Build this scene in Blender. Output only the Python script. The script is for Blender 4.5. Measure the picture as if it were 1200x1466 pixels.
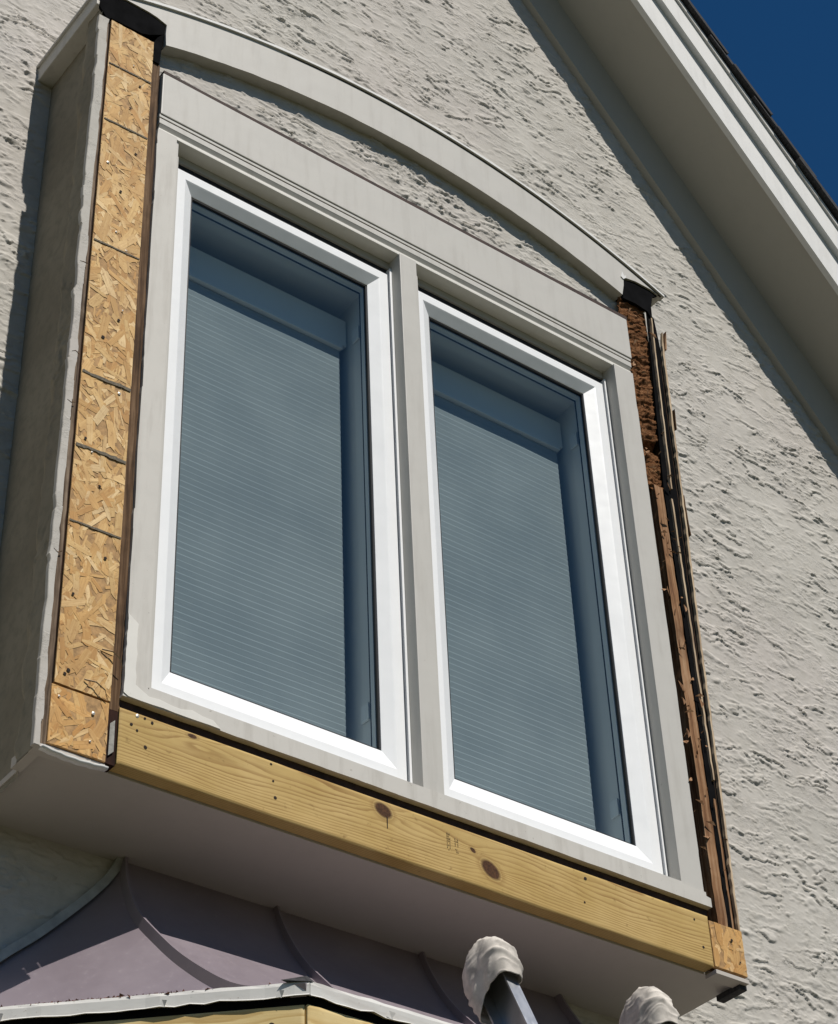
import bpy, bmesh, math, random
import numpy as np
from mathutils import Vector, Matrix

for o in list(bpy.data.objects):
    bpy.data.objects.remove(o, do_unlink=True)
scene = bpy.context.scene
C = scene.collection
rnd = random.Random(7)

# ------------------------------------------------------------------ camera
cam_d = bpy.data.cameras.new('camera')
cam = bpy.data.objects.new('camera', cam_d); C.objects.link(cam); scene.camera = cam
right = Vector((0.79781495, -0.60174606, -0.0373228))
down = Vector((0.35472275, 0.51855747, -0.77799095))
fwd = Vector((0.487507, 0.60745356, 0.62716592))
M = Matrix.Identity(4)
for i in range(3):
    M[i][0] = right[i]; M[i][1] = -down[i]; M[i][2] = -fwd[i]
M.translation = Vector((0.0, -3.4, 1.6))
cam.matrix_world = M
cam_d.sensor_fit = 'VERTICAL'; cam_d.sensor_height = 24.0; cam_d.lens = 2995.65/1466*24.0
cam_d.clip_start = 0.05; cam_d.clip_end = 3000

# ------------------------------------------------------------------ light
SUN = Vector((0.012, -1.0, 1.39))
world = bpy.data.worlds.new('World'); scene.world = world; world.use_nodes = True
wn = world.node_tree; wn.nodes.clear()
sky = wn.nodes.new('ShaderNodeTexSky'); sky.sky_type = 'NISHITA'; sky.sun_disc = False
sky.sun_elevation = math.atan2(SUN.z, math.hypot(SUN.x, SUN.y)); sky.sun_rotation = math.radians(179.3)
sky.altitude = 300; sky.air_density = 1.0; sky.dust_density = 0.0; sky.ozone_density = 4.0
bg = wn.nodes.new('ShaderNodeBackground'); bg.inputs['Strength'].default_value = 0.055
wo = wn.nodes.new('ShaderNodeOutputWorld')
hs = wn.nodes.new('ShaderNodeHueSaturation'); hs.inputs['Saturation'].default_value = 1.28
wn.links.new(sky.outputs[0], hs.inputs['Color']); wn.links.new(hs.outputs[0], bg.inputs[0]); wn.links.new(bg.outputs[0], wo.inputs[0])
sl = bpy.data.lights.new('sun', 'SUN'); sl.energy = 5.0; sl.angle = math.radians(0.5); sl.color = (1.0, 0.955, 0.89)
so = bpy.data.objects.new('sun', sl); C.objects.link(so); so.location = (1, -12, 20)
so.rotation_euler = (-SUN).to_track_quat('-Z', 'Y').to_euler()
scene.view_settings.view_transform = 'Standard'; scene.view_settings.look = 'None'
scene.view_settings.gamma = 1.0; scene.view_settings.exposure = 0.0
scene.view_settings.use_curve_mapping = False
scene.render.resolution_x = 838; scene.render.resolution_y = 1024

# ------------------------------------------------------------------ noise
def perlin(x, y, seed):
    x = np.asarray(x, dtype=np.float32); y = np.asarray(y, dtype=np.float32)
    xi = np.floor(x).astype(np.int32); yi = np.floor(y).astype(np.int32)
    xf = x-xi; yf = y-yi
    tab = np.random.RandomState(seed).rand(65536).astype(np.float32)*2*math.pi
    gx = np.cos(tab); gy = np.sin(tab)
    def g(ix, iy, dx, dy):
        h = ((ix*7919) ^ (iy*104729)) & 65535
        return gx[h]*dx+gy[h]*dy
    u = xf*xf*xf*(xf*(xf*6-15)+10); v = yf*yf*yf*(yf*(yf*6-15)+10)
    a = g(xi, yi, xf, yf); b = g(xi+1, yi, xf-1, yf)
    c = g(xi, yi+1, xf, yf-1); d = g(xi+1, yi+1, xf-1, yf-1)
    return ((a+(b-a)*u)*(1-v)+(c+(d-c)*u)*v)*1.5
def fbm(x, y, seed, octv=4, gain=0.5):
    s = 0; a = 1.0; t = 0
    for k in range(octv):
        s = s+a*perlin(x*(2**k)+k*17.3, y*(2**k)-k*9.1, seed+k); t += a; a *= gain
    return s/t*1.4
def sstep(a, b, x):
    t = np.clip((x-a)/(b-a), 0, 1); return t*t*(3-2*t)

def stucco_h(x, z, seed=11, fine=1.0):
    """troweled skip-texture stucco: flat laps of plaster with torn lower edges, height in metres"""
    wx = fbm(x/.09, z/.05, seed, 3, .6)*.030*fine; wz = fbm(x/.11, z/.06, seed+20, 4, .62)*.030*fine
    m1 = sstep(-.16, .22, fbm(x/(.15*fine), z/(.07*fine), seed+40, 3, .6))
    m2 = sstep(-.10, .35, fbm(x/.30, z/.19, seed+50, 3, .5))
    def lap(f, e): return sstep(0, e, f)*(1-sstep(e, .75, f))
    t = 1.9*fbm((x+wx)/(.46*fine), (z+wz)/(.11*fine), seed+60, 3, .5)+(z+wz)/(.085*fine)
    f = t-np.floor(t)
    h = lap(f, .05)*.0056*m1
    t2 = 2.0*fbm((x+.6*wx)/(.17*fine), (z+.6*wz)/(.05*fine), seed+80, 3, .6)+(z+.5*wz)/(.046*fine)+.25*np.sin(x*9)
    f2 = t2-np.floor(t2); m3 = sstep(-.04, .26, fbm(x/(.08*fine), z/(.035*fine), seed+90, 3, .6))
    h = h+lap(f2, .09)*.0034*m3*(.25+.75*m2)
    t4 = 1.2*fbm((x-.8*wx)/(.24*fine), (z-.8*wz)/(.05*fine), seed+150, 4, .55)-(z+.4*wz)/(.13*fine)
    f4 = t4-np.floor(t4); m4 = sstep(.05, .30, fbm(x/(.11*fine), z/(.05*fine), seed+160, 2, .6))
    h = h+lap(f4, .045)*.0030*m4
    n3 = fbm((x+.4*wx)/(.026*fine), (z+.4*wz)/(.015*fine), seed+100, 2, .6)
    h = h+sstep(.22, .34, n3)*.0012*m2*m3
    h = h-sstep(.30, .44, fbm((x-wx)/(.030*fine), (z-wz)/(.014*fine), seed+120, 2, .6))*.0014*m2
    h = h*(.48+.52*sstep(-.28, .14, fbm(x/.40, z/.20, seed+170, 3, .6)))
    h = h+fbm(x/.16, z/.12, seed+130, 2)*.0010+fbm(x/.012, z/.010, seed+140, 1)*.00012
    return h

# ------------------------------------------------------------------ materials
class NT:
    def __init__(s, name):
        s.m = bpy.data.materials.new(name); s.m.use_nodes = True
        s.t = s.m.node_tree; s.b = s.t.nodes['Principled BSDF']; s.out = s.t.nodes['Material Output']
    def n(s, typ, **kw):
        nd = s.t.nodes.new(typ)
        for k, v in kw.items():
            if k.startswith('i_'):
                nd.inputs[k[2:].replace('_', ' ')].default_value = v
            elif k.startswith('n') and k[1:].isdigit():
                nd.inputs[int(k[1:])].default_value = v
            else:
                setattr(nd, k, v)
        return nd
    def l(s, a, b): s.t.links.new(a, b)
    def pos(s, scale=(1, 1, 1), rot=(0, 0, 0)):
        tc = s.n('ShaderNodeTexCoord'); mp = s.n('ShaderNodeMapping')
        mp.inputs['Scale'].default_value = scale; mp.inputs['Rotation'].default_value = rot
        s.l(tc.outputs['Object'], mp.inputs['Vector']); return mp.outputs['Vector']
    def noise(s, vec, scale, detail=4, rough=.55, dist=0):
        nd = s.n('ShaderNodeTexNoise', i_Scale=scale, i_Detail=detail, i_Roughness=rough, i_Distortion=dist)
        s.l(vec, nd.inputs['Vector']); return nd.outputs['Fac']
    def ramp(s, fac, stops):
        r = s.n('ShaderNodeValToRGB'); el = r.color_ramp.elements
        while len(el) < len(stops): el.new(0.5)
        for e, (p, c) in zip(el, stops):
            e.position = p; e.color = (c, c, c, 1) if isinstance(c, (int, float)) else (*c, 1)
        s.l(fac, r.inputs['Fac']); return r.outputs['Color']
    def mix(s, fac, a, b, mode='MIX'):
        x = s.n('ShaderNodeMix', data_type='RGBA', blend_type=mode)
        for val, idx in ((fac, 0), (a, 6), (b, 7)):
            if isinstance(val, (int, float)): x.inputs[idx].default_value = val
            elif isinstance(val, tuple): x.inputs[idx].default_value = (*val, 1)
            else: s.l(val, x.inputs[idx])
        return x.outputs[2]
    def math(s, op, a, b=None):
        x = s.n('ShaderNodeMath', operation=op)
        for i, v in enumerate((a, b)):
            if v is None: continue
            if isinstance(v, (int, float)): x.inputs[i].default_value = v
            else: s.l(v, x.inputs[i])
        return x.outputs[0]
    def bump(s, h, strength, dist=.002, chain=None):
        b = s.n('ShaderNodeBump'); b.inputs['Strength'].default_value = strength; b.inputs['Distance'].default_value = dist
        s.l(h, b.inputs['Height'])
        if chain is not None: s.l(chain, b.inputs['Normal'])
        return b.outputs['Normal']
    def fin(s, col=None, rough=.6, normal=None, metal=0, spec=.4):
        if col is not None:
            if isinstance(col, tuple): s.b.inputs['Base Color'].default_value = (*col, 1)
            else: s.l(col, s.b.inputs['Base Color'])
        if isinstance(rough, (int, float)): s.b.inputs['Roughness'].default_value = rough
        else: s.l(rough, s.b.inputs['Roughness'])
        s.b.inputs['Metallic'].default_value = metal
        s.b.inputs['Specular IOR Level'].default_value = spec
        if normal is not None: s.l(normal, s.b.inputs['Normal'])
        return s.m

def mat_stucco():
    k = NT('stucco'); v = k.pos()
    a = k.noise(v, 3.0, 5, .6); b = k.noise(v, 22, 4, .6); c = k.noise(v, 1.3, 3, .5)
    col = k.mix(k.ramp(a, [(.35, 0.), (.65, 1.)]), (.43, .407, .366), (.495, .470, .424))
    col = k.mix(k.ramp(c, [(.45, 0.), (.7, .6)]), col, (.475, .432, .398))
    col = k.mix(k.ramp(b, [(.3, .5), (.55, 0.)]), col, (.37, .345, .30))
    v2 = k.pos((1, 1, 2.2))
    nrm = k.bump(k.noise(v, 300, 3, .6), .22, .0008)
    msk = k.ramp(k.noise(v2, 5, 4, .6), [(.46, 0.), (.60, 1.)])
    wv = k.n('ShaderNodeTexNoise', i_Scale=34., i_Detail=4., i_Roughness=.62, i_Distortion=1.2); k.l(v2, wv.inputs['Vector'])
    st = k.math('MULTIPLY', k.ramp(wv.outputs['Fac'], [(.505, 0.), (.525, 1.), (.70, .2)]), msk)
    nrm = k.bump(st, .5, .0022, nrm)
    return k.fin(col, .9, nrm, spec=.2)
def mat_cheek():  # stucco colour darkened to carry the shade on the bay's left side
    k = NT('shade_dark_olive_stucco'); v = k.pos(); a = k.noise(v, 4, 5, .6); b = k.noise(v, 30, 4, .65)
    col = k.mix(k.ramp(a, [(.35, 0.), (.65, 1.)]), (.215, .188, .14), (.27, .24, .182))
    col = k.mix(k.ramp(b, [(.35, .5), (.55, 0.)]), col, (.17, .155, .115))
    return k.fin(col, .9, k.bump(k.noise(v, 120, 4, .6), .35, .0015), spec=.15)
def mat_paint(name, base, dirt, amt=.5, rough=.55, streak=(1, 1, .12)):
    k = NT(name); v = k.pos(); vs = k.pos(streak)
    d = k.ramp(k.noise(v, 9, 6, .65), [(.5, 0.), (.78, amt)])
    st = k.ramp(k.noise(vs, 28, 4, .6), [(.5, 0.), (.75, amt*.7)])
    sp = k.ramp(k.noise(v, 95, 3, .6), [(.68, 0.), (.74, amt*1.2)])
    col = k.mix(d, base, tuple(x*.86 for x in base)); col = k.mix(st, col, dirt); col = k.mix(sp, col, dirt)
    nrm = k.bump(k.noise(v, 120, 4, .6), .12, .001)
    nrm = k.bump(k.noise(v, 11, 2, .5), .25, .004, nrm)
    return k.fin(col, k.math('ADD', rough-.08, k.math('MULTIPLY', k.noise(v, 14, 3), .2)), nrm, spec=.35)
def mat_wood(name, c0, c1, c2, axis=2, rough=.8, scale=1., bump=.6):
    k = NT(name); sc = [60*scale]*3; sc[axis] = 2.2*scale; v = k.pos(tuple(sc)); vp = k.pos()
    g = k.noise(v, 1.6, 5, .6, .4); p = k.noise(vp, 6, 4, .6)
    col = k.ramp(g, [(.30, c0), (.5, c1), (.70, c2)])
    col = k.mix(k.ramp(p, [(.5, 0.), (.75, .75)]), col, c0)
    return k.fin(col, rough, k.bump(g, bump, .004), spec=.15)
def mat_flat(name, col, rough=.7, metal=0, spec=.4, var=.12, scale=20):
    k = NT(name); v = k.pos(); a = k.noise(v, scale, 4, .6)
    c = k.mix(k.ramp(a, [(.3, 0.), (.7, 1.)]), tuple(x*(1-var) for x in col), tuple(min(1, x*(1+var)) for x in col))
    return k.fin(c, rough, k.bump(a, .1, .002), metal, spec)

def mat_pine(name, lo, hi, late, knot):
    k = NT(name)
    at = k.n('ShaderNodeAttribute', attribute_name='grain'); kn = k.n('ShaderNodeAttribute', attribute_name='knot')
    v = k.pos((2.5, 2.5, 70)); vp = k.pos()
    g = k.math('ADD', at.outputs['Fac'], k.math('MULTIPLY', k.noise(k.pos((1.2, 1, 9)), 6, 3), .9))
    f = k.math('FRACT', g)
    line = k.ramp(f, [(0., .0), (.45, .12), (.86, 1.), (.93, .9), (1., 0.)])
    fade = k.ramp(k.noise(k.pos((1, 1, 5)), 4, 3), [(.3, .3), (.65, 1.)])
    col = k.mix(k.ramp(k.noise(vp, 7, 4), [(.35, 0.), (.65, 1.)]), lo, hi)
    col = k.mix(k.math('MULTIPLY', k.math('MULTIPLY', line, fade), .85), col, late)
    col = k.mix(k.ramp(k.noise(v, 3, 4, .6), [(.52, 0.), (.8, .35)]), col, late)
    kc = k.mix(k.ramp(k.noise(vp, 160, 3), [(.4, 0.), (.6, 1.)]), knot, tuple(x*.5 for x in knot))
    col = k.mix(k.ramp(kn.outputs['Fac'], [(.35, 0.), (.55, 1.)]), col, kc)
    col = k.mix(k.ramp(kn.outputs['Fac'], [(.05, 0.), (.32, .45), (.36, 0.)]), col, late)
    col = k.mix(k.ramp(k.noise(vp, 38, 4, .65), [(.62, 0.), (.72, .45)]), col, tuple(x*.55 for x in late))
    return k.fin(col, .72, k.bump(k.noise(v, 3, 4), .15, .002), spec=.2)
def mat_flakes():
    k = NT('wood_strands'); a = k.n('ShaderNodeAttribute', attribute_name='flake'); fl = k.n('ShaderNodeAttribute', attribute_name='fl')
    mp = k.n('ShaderNodeMapping'); mp.inputs['Scale'].default_value = (14, 260, 1); k.l(fl.outputs['Vector'], mp.inputs['Vector'])
    g = k.noise(mp.outputs['Vector'], 1.0, 4, .65)
    v = k.pos()
    col = k.mix(k.ramp(g, [(.30, .45), (.55, 0.)]), a.outputs['Color'], (.30, .155, .055))
    col = k.mix(k.ramp(g, [(.56, 0.), (.78, .5)]), col, (.74, .55, .30))
    col = k.mix(k.ramp(k.noise(v, 75, 4, .6), [(.56, 0.), (.72, .75)]), col, (.24, .11, .035))
    col = k.mix(k.ramp(k.noise(v, 9, 4, .6), [(.45, 0.), (.75, .55)]), col, (.36, .19, .07))
    return k.fin(col, .7, k.bump(g, .35, .001), spec=.25)
def mat_glass():
    k = NT('window_glass'); k.t.nodes.remove(k.b)
    tr = k.n('ShaderNodeBsdfTransparent'); tr.inputs[0].default_value = (.72, .80, .82, 1)
    gl = k.n('ShaderNodeBsdfGlossy'); gl.inputs['Roughness'].default_value = .004; gl.inputs['Color'].default_value = (.97, .93, .86, 1)
    lw = k.n('ShaderNodeLayerWeight', i_Blend=.5)      # facing term is the same from both sides, so sunlight passes in
    mx = k.n('ShaderNodeMixShader'); fac = k.math('ADD', k.math('MULTIPLY', k.math('POWER', lw.outputs['Facing'], 5.), .85), .11)
    k.l(fac, mx.inputs[0]); k.l(tr.outputs[0], mx.inputs[1]); k.l(gl.outputs[0], mx.inputs[2]); k.l(mx.outputs[0], k.out.inputs[0])
    return k.m
def mat_shade():
    k = NT('shade_fabric'); v = k.pos((6, 1, 160)); a = k.noise(v, 2, 3); vp = k.pos()
    c = k.mix(k.ramp(k.noise(vp, 4, 3), [(.35, 0.), (.65, 1.)]), (.325, .335, .335), (.385, .39, .385))
    c = k.mix(k.ramp(a, [(.55, 0.), (.75, .3)]), c, (.42, .425, .415))
    return k.fin(c, .9, None, spec=.1)
def mat_metalroof():
    k = NT('painted_metal'); v = k.pos(); a = k.noise(v, 5, 4); b = k.noise(v, 45, 4, .7)
    c = k.mix(k.ramp(a, [(.35, 0.), (.65, 1.)]), (.255, .213, .238), (.305, .258, .285))
    c = k.mix(k.ramp(b, [(.6, 0.), (.75, .4)]), c, (.42, .37, .38))
    n = k.bump(k.noise(v, 3.2, 2), .3, .012)
    return k.fin(c, k.math('ADD', .30, k.math('MULTIPLY', b, .2)), n, metal=.35, spec=.6)
def mat_rot(name='rotten_board', cols=((.022, .009, .004), (.16, .07, .03), (.36, .20, .10))):
    k = NT(name); v = k.pos((16, 20, 75), (0, .22, 0)); g = k.noise(v, 1.5, 7, .75, 1.8); vp = k.pos()
    col = k.ramp(g, [(.30, cols[0]), (.48, cols[1]), (.72, cols[2])])
    col = k.mix(k.ramp(k.noise(vp, 14, 4, .6), [(.52, 0.), (.7, .7)]), col, tuple(c*.45 for c in cols[1]))
    return k.fin(col, .95, k.bump(g, .9, .008), spec=.05)
def mat_alum():
    k = NT('aluminium'); v = k.pos((30, 30, .8)); g = k.noise(v, 3, 4); vp = k.pos()
    c = k.mix(k.ramp(k.noise(vp, 12, 4), [(.4, 0.), (.7, 1.)]), (.62, .63, .65), (.45, .46, .47))
    return k.fin(c, k.math('ADD', .3, k.math('MULTIPLY', g, .2)), k.bump(g, .1, .001), metal=.9)
def mat_ground():
    k = NT('lawn'); v = k.pos(); a = k.noise(v, .8, 6, .6); b = k.noise(v, 40, 4, .7)
    c = k.mix(k.ramp(a, [(.4, 0.), (.6, 1.)]), (.055, .062, .026), (.115, .10, .062))
    c = k.mix(k.ramp(b, [(.4, .5), (.6, 0.)]), c, (.05, .055, .02))
    return k.fin(c, .95, k.bump(b, .6, .03), spec=.1)

MT = dict(
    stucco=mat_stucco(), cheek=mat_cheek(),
    trim=mat_paint('beige_trim_paint', (.485, .465, .425), (.30, .275, .235), .42, .5),
    trimw=mat_paint('worn_beige_paint', (.52, .495, .45), (.27, .24, .20), .55, .6),
    fascia=mat_paint('white_fascia_paint', (.66, .65, .625), (.42, .41, .39), .35, .6),
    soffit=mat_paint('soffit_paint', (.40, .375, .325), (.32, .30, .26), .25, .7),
    under=mat_paint('underside_paint', (.46, .42, .375), (.36, .33, .29), .25, .7),
    vinyl=mat_paint('white_vinyl', (.80, .805, .805), (.66, .655, .63), .16, .32),
    vinyl_beige=mat_paint('light_beige_paint', (.66, .635, .58), (.45, .42, .37), .2, .45),
    vinyl_in=mat_paint('inner_vinyl', (.78, .77, .75), (.6, .6, .58), .1, .4),
    gasket=mat_flat('black_gasket', (.012, .012, .013), .5),
    glass=mat_glass(), shade=mat_shade(), metal=mat_metalroof(),
    pine=mat_pine('treated_pine', (.44, .30, .105), (.51, .36, .145), (.225, .12, .034), (.085, .036, .013)),
    pine2=mat_pine('yellow_pine', (.60, .45, .20), (.66, .52, .27), (.42, .27, .09), (.12, .05, .02)),
    osb=mat_flat('osb_core', (.36, .21, .085), .8, var=.4, scale=60),
    flakes=mat_flakes(),
    wood_dark=mat_wood('dark_weathered_wood', (.018, .009, .004), (.095, .052, .025), (.20, .125, .07)),
    wood_grey=mat_wood('grey_weathered_ply', (.035, .022, .014), (.15, .105, .07), (.27, .205, .145), scale=1.4),
    wood_old=mat_wood('old_stud_wood', (.07, .028, .012), (.25, .13, .062), (.42, .275, .165)),
    wood_red=mat_wood('shade_dark_red_wood', (.006, .0022, .0012), (.024, .0075, .0035), (.045, .016, .0075)),  # red-brown wood, with the cavity's shade put into its colour
    wood_pale=mat_wood('pale_lath', (.20, .13, .08), (.50, .38, .25), (.62, .50, .36), scale=1.3),
    rot=mat_rot(), felt_gap_shade=mat_flat('black_felt_gap_shade', (.006, .006, .0065), 1.0, spec=.03, var=.4),  # black of the felt, also used as painted shade in gaps
    nail=mat_flat('nail_steel', (.50, .47, .41), .5, .5), hole=mat_flat('nail_hole', (.018, .010, .006), .9),
    chalk=mat_flat('pencil_line', (.125, .105, .075), .9, var=.45, scale=220),
    stamp=mat_flat('stamp_ink', (.27, .18, .07), .9, var=.4, scale=300),
    drip=mat_paint('drip_edge_metal', (.60, .585, .55), (.25, .20, .16), .55, .42, (.15, .15, 1)),
    shingle=mat_flat('asphalt_shingle', (.035, .034, .036), .95, var=.5, scale=120),
    alum=mat_alum(), cloth=mat_flat('canvas_cloth', (.50, .46, .41), .95, var=.28, scale=26, spec=.1),
    lawn=mat_ground(), drywall=mat_flat('drywall', (.55, .54, .52), .9, var=.05, scale=3),
    label=mat_flat('paper_label', (.26, .25, .22), .7, var=.3, scale=90),
    debris=mat_flat('rust_debris', (.13, .055, .032), .95, var=.5, scale=80),
    rustlip=mat_flat('rusty_flashing', (.035, .018, .013), .8, var=.5, scale=50),
    flashing=mat_flat('grey_flashing', (.36, .36, .34), .5, var=.2, scale=30),
    wire=mat_flat('pale_splinter', (.45, .32, .2), .8),
)

# ------------------------------------------------------------------ mesh helpers
def link(name, me, m, parent=None):
    o = bpy.data.objects.new(name, me); C.objects.link(o)
    if m is not None: me.materials.append(MT[m] if isinstance(m, str) else m)
    if parent is not None: o.parent = parent
    return o
def pyd(name, vs, fs, m, parent=None, smooth=False):
    me = bpy.data.meshes.new(name); me.from_pydata([tuple(v) for v in vs], [], fs); me.validate(); me.update()
    if smooth: me.polygons.foreach_set('use_smooth', [True]*len(me.polygons))
    bm = bmesh.new(); bm.from_mesh(me); bmesh.ops.recalc_face_normals(bm, faces=bm.faces); bm.to_mesh(me); bm.free()
    return link(name, me, m, parent)
def box(name, x0, x1, y0, y1, z0, z1, m, parent=None, bev=.002):
    bm = bmesh.new(); bmesh.ops.create_cube(bm, size=1)
    for v in bm.verts:
        v.co = Vector(((x0+x1)/2+v.co.x*(x1-x0), (y0+y1)/2+v.co.y*(y1-y0), (z0+z1)/2+v.co.z*(z1-z0)))
    if bev: bmesh.ops.bevel(bm, geom=list(bm.edges), offset=min(bev, .3*min(x1-x0, y1-y0, z1-z0)), segments=2, affect='EDGES', profile=.6)
    me = bpy.data.meshes.new(name); bm.to_mesh(me); bm.free()
    return link(name, me, m, parent)
def prism_y(name, poly, y0, y1, m, parent=None, bev=0):
    """extrude an xz outline along y"""
    n = len(poly); bm = bmesh.new()
    a = [bm.verts.new((p[0], y0, p[1])) for p in poly]; b = [bm.verts.new((p[0], y1, p[1])) for p in poly]
    bm.faces.new(a); bm.faces.new(b[::-1])
    for i in range(n): bm.faces.new((a[i], b[i], b[(i+1) % n], a[(i+1) % n]))
    bmesh.ops.recalc_face_normals(bm, faces=bm.faces)
    if bev:
        ed = [e for e in bm.edges if abs(e.verts[0].co.y-y0) < 1e-6 and abs(e.verts[1].co.y-y0) < 1e-6]
        bmesh.ops.bevel(bm, geom=ed, offset=bev, segments=2, affect='EDGES')
    bmesh.ops.triangulate(bm, faces=[f for f in bm.faces if len(f.verts) > 4])
    me = bpy.data.meshes.new(name); bm.to_mesh(me); bm.free()
    return link(name, me, m, parent)
def prism_dir(name, prof, origin, ax_u, ax_v, d, length, m, parent=None):
    """closed profile in (u,v) swept along d"""
    o = Vector(origin); U = Vector(ax_u); W = Vector(ax_v); D = Vector(d)
    n = len(prof); vs = [o+U*p[0]+W*p[1] for p in prof]; vs += [v+D*length for v in vs]
    fs = [list(range(n)), list(range(2*n-1, n-1, -1))]+[(i, (i+1) % n, n+(i+1) % n, n+i) for i in range(n)]
    return pyd(name, vs, fs, m, parent)
def gridmesh(name, P, m, parent=None, smooth=True, mask=None, attrs=None):
    """P: (nu,nv,3) array"""
    nu, nv = P.shape[:2]; idx = np.arange(nu*nv).reshape(nu, nv)
    q = np.stack([idx[:-1, :-1], idx[1:, :-1], idx[1:, 1:], idx[:-1, 1:]], -1).reshape(-1, 4)
    co = P.reshape(-1, 3)
    if mask is not None:
        mm = mask.reshape(-1); q = q[mm[q].all(1)]
        used = np.unique(q); re = np.full(nu*nv, -1, np.int64); re[used] = np.arange(len(used)); co = co[used]; q = re[q]
        if attrs: attrs = {k: a.reshape(-1)[used] for k, a in attrs.items()}
    me = bpy.data.meshes.new(name)
    me.vertices.add(len(co)); me.vertices.foreach_set('co', co.astype(np.float32).ravel())
    nf = len(q); me.loops.add(nf*4); me.polygons.add(nf)
    me.loops.foreach_set('vertex_index', q.astype(np.int32).ravel())
    me.polygons.foreach_set('loop_start', np.arange(0, nf*4, 4, dtype=np.int32))
    me.polygons.foreach_set('use_smooth', np.full(nf, smooth, dtype=bool))
    me.update(calc_edges=True)
    if attrs:
        for k, a in attrs.items():
            at = me.attributes.new(k, 'FLOAT', 'POINT'); at.data.foreach_set('value', a.astype(np.float32).ravel())
    return link(name, me, m, parent)
def empty(name, loc, label, cat, group=None):
    o = bpy.data.objects.new(name, None); C.objects.link(o); o.location = loc; o.empty_display_size = .1
    o['label'] = label; o['category'] = cat; o['kind'] = 'thing'
    if group: o['group'] = group
    return o
def tag(o, label, cat, group=None):
    o['label'] = label; o['category'] = cat; o['kind'] = 'thing'
    if group: o['group'] = group
    return o
def settle(root):
    """children were built in world space: keep them there under a placed Empty"""
    inv = Matrix.Translation(root.location).inverted()
    for c in list(C.objects):
        if c.parent is root: c.matrix_parent_inverse = inv
def jag(p0, p1, n, amp, seed):
    """ragged polyline between two xz points"""
    r = np.random.RandomState(seed); p0 = np.array(p0, float); p1 = np.array(p1, float)
    d = p1-p0; nrm = np.array([-d[1], d[0]])/np.hypot(*d)
    t = np.sort(np.r_[0, r.rand(n-2), 1])
    off = np.convolve(r.randn(n+4), [.25, .5, .25], 'same')[2:-2]*amp
    return [tuple(p0+d*a+nrm*b) for a, b in zip(t, off)]
def wobble(o, amp, seed, scale=.05):
    """small unevenness of old timber"""
    co = np.empty(len(o.data.vertices)*3, np.float32); o.data.vertices.foreach_get('co', co); co = co.reshape(-1, 3)
    for a in range(3):
        co[:, a] += fbm(co[:, 2]/scale+co[:, (a+1) % 3]*7, co[:, 0]/scale+a*3.3, seed+a*7, 2)*amp
    o.data.vertices.foreach_set('co', co.ravel()); o.data.update()
def timber(name, x0, x1, y0, y1, z0, z1, m, parent, amp=.0015, seed=1, nz=None, lean=0.):
    """a vertical piece with many rings so that its edges can be uneven"""
    nz = nz or max(4, int((z1-z0)/.03)); vs = []; fs = []
    for i in range(nz+1):
        z = z0+(z1-z0)*i/nz; dx = lean*i/nz
        vs += [(x0+dx, y0, z), (x1+dx, y0, z), (x1+dx, y1, z), (x0+dx, y1, z)]
    for i in range(nz):
        for k in range(4): fs.append((i*4+k, i*4+(k+1) % 4, i*4+4+(k+1) % 4, i*4+4+k))
    fs += [(3, 2, 1, 0), tuple(nz*4+k for k in range(4))]
    o = pyd(name, vs, fs, m, parent); wobble(o, amp, seed); return o

WALL = .36
# ------------------------------------------------------------------ ground and sky-side setting
g = pyd('ground', [(-600, -600, 0), (600, -600, 0), (600, 600, 0), (-600, 600, 0)], [(0, 1, 2, 3)], 'lawn'); g['kind'] = 'structure'

# ------------------------------------------------------------------ stucco gable wall
RK = -1.232                                    # rake slope dz/dx
def rake_z(x): return 8.397+RK*(x-3.663)       # lower edge of the frieze on the wall
def wall_fine():
    s = .0032
    xs = np.arange(1.0, 5.45, s); zs = np.arange(3.35, 8.75, s)
    X, Z = np.meshgrid(xs, zs, indexing='ij')
    # keep what the frame sees, with a generous rim
    d = np.stack([X, np.full_like(X, WALL+3.4), Z-1.6], -1)
    dz = d@np.array(fwd[:]); u = 600+2995.65*(d@np.array(right[:]))/dz; v = 733+2995.65*(d@np.array(down[:]))/dz
    keep = (u > -70) & (u < 1270) & (v > -70) & (v < 1536)
    keep &= Z < 8.397+RK*(X-3.663)+.10
    keep &= ~((X > 1.74) & (X < 3.70) & (Z > 4.06) & (Z < 6.52))
    H = np.zeros_like(X); sub = keep
    H[sub] = stucco_h(X[sub], Z[sub], 11, .9)
    P = np.stack([X, WALL-H, Z], -1)
    return P, keep
P, keep = wall_fine()
wall = empty('stucco_wall', (2.7, WALL, 0), 'beige lace stucco gable wall of the house behind the window bay', 'wall')
gridmesh('stucco_coat', P, 'stucco', wall, True, keep)
# flat remainder of the gable, with the opening behind the bay
bx0, bx1, bz0, bz1 = 1.74, 3.70, 4.06, 6.50; yb = WALL+.014
XL = -3.2; XR = 8.6
vs = [(XL, yb, 0), (XR, yb, 0), (XR, yb, rake_z(XR)), (bx1, yb, rake_z(bx1)), (2.2, yb, rake_z(2.2)), (bx0, yb, rake_z(2.2)-(2.2-bx0)*1.232), (XL, yb, rake_z(2.2)-(2.2-XL)*1.232)]
vs += [(bx0, yb, bz0), (bx1, yb, bz0), (bx1, yb, bz1), (bx0, yb, bz1), (bx0, yb, 0), (bx1, yb, 0)]
pyd('wall_core', vs, [(0, 11, 7, 10, 5, 6), (11, 12, 8, 7), (12, 1, 2, 3, 9, 8), (10, 9, 3, 4, 5)], 'stucco', wall)
settle(wall)

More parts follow.
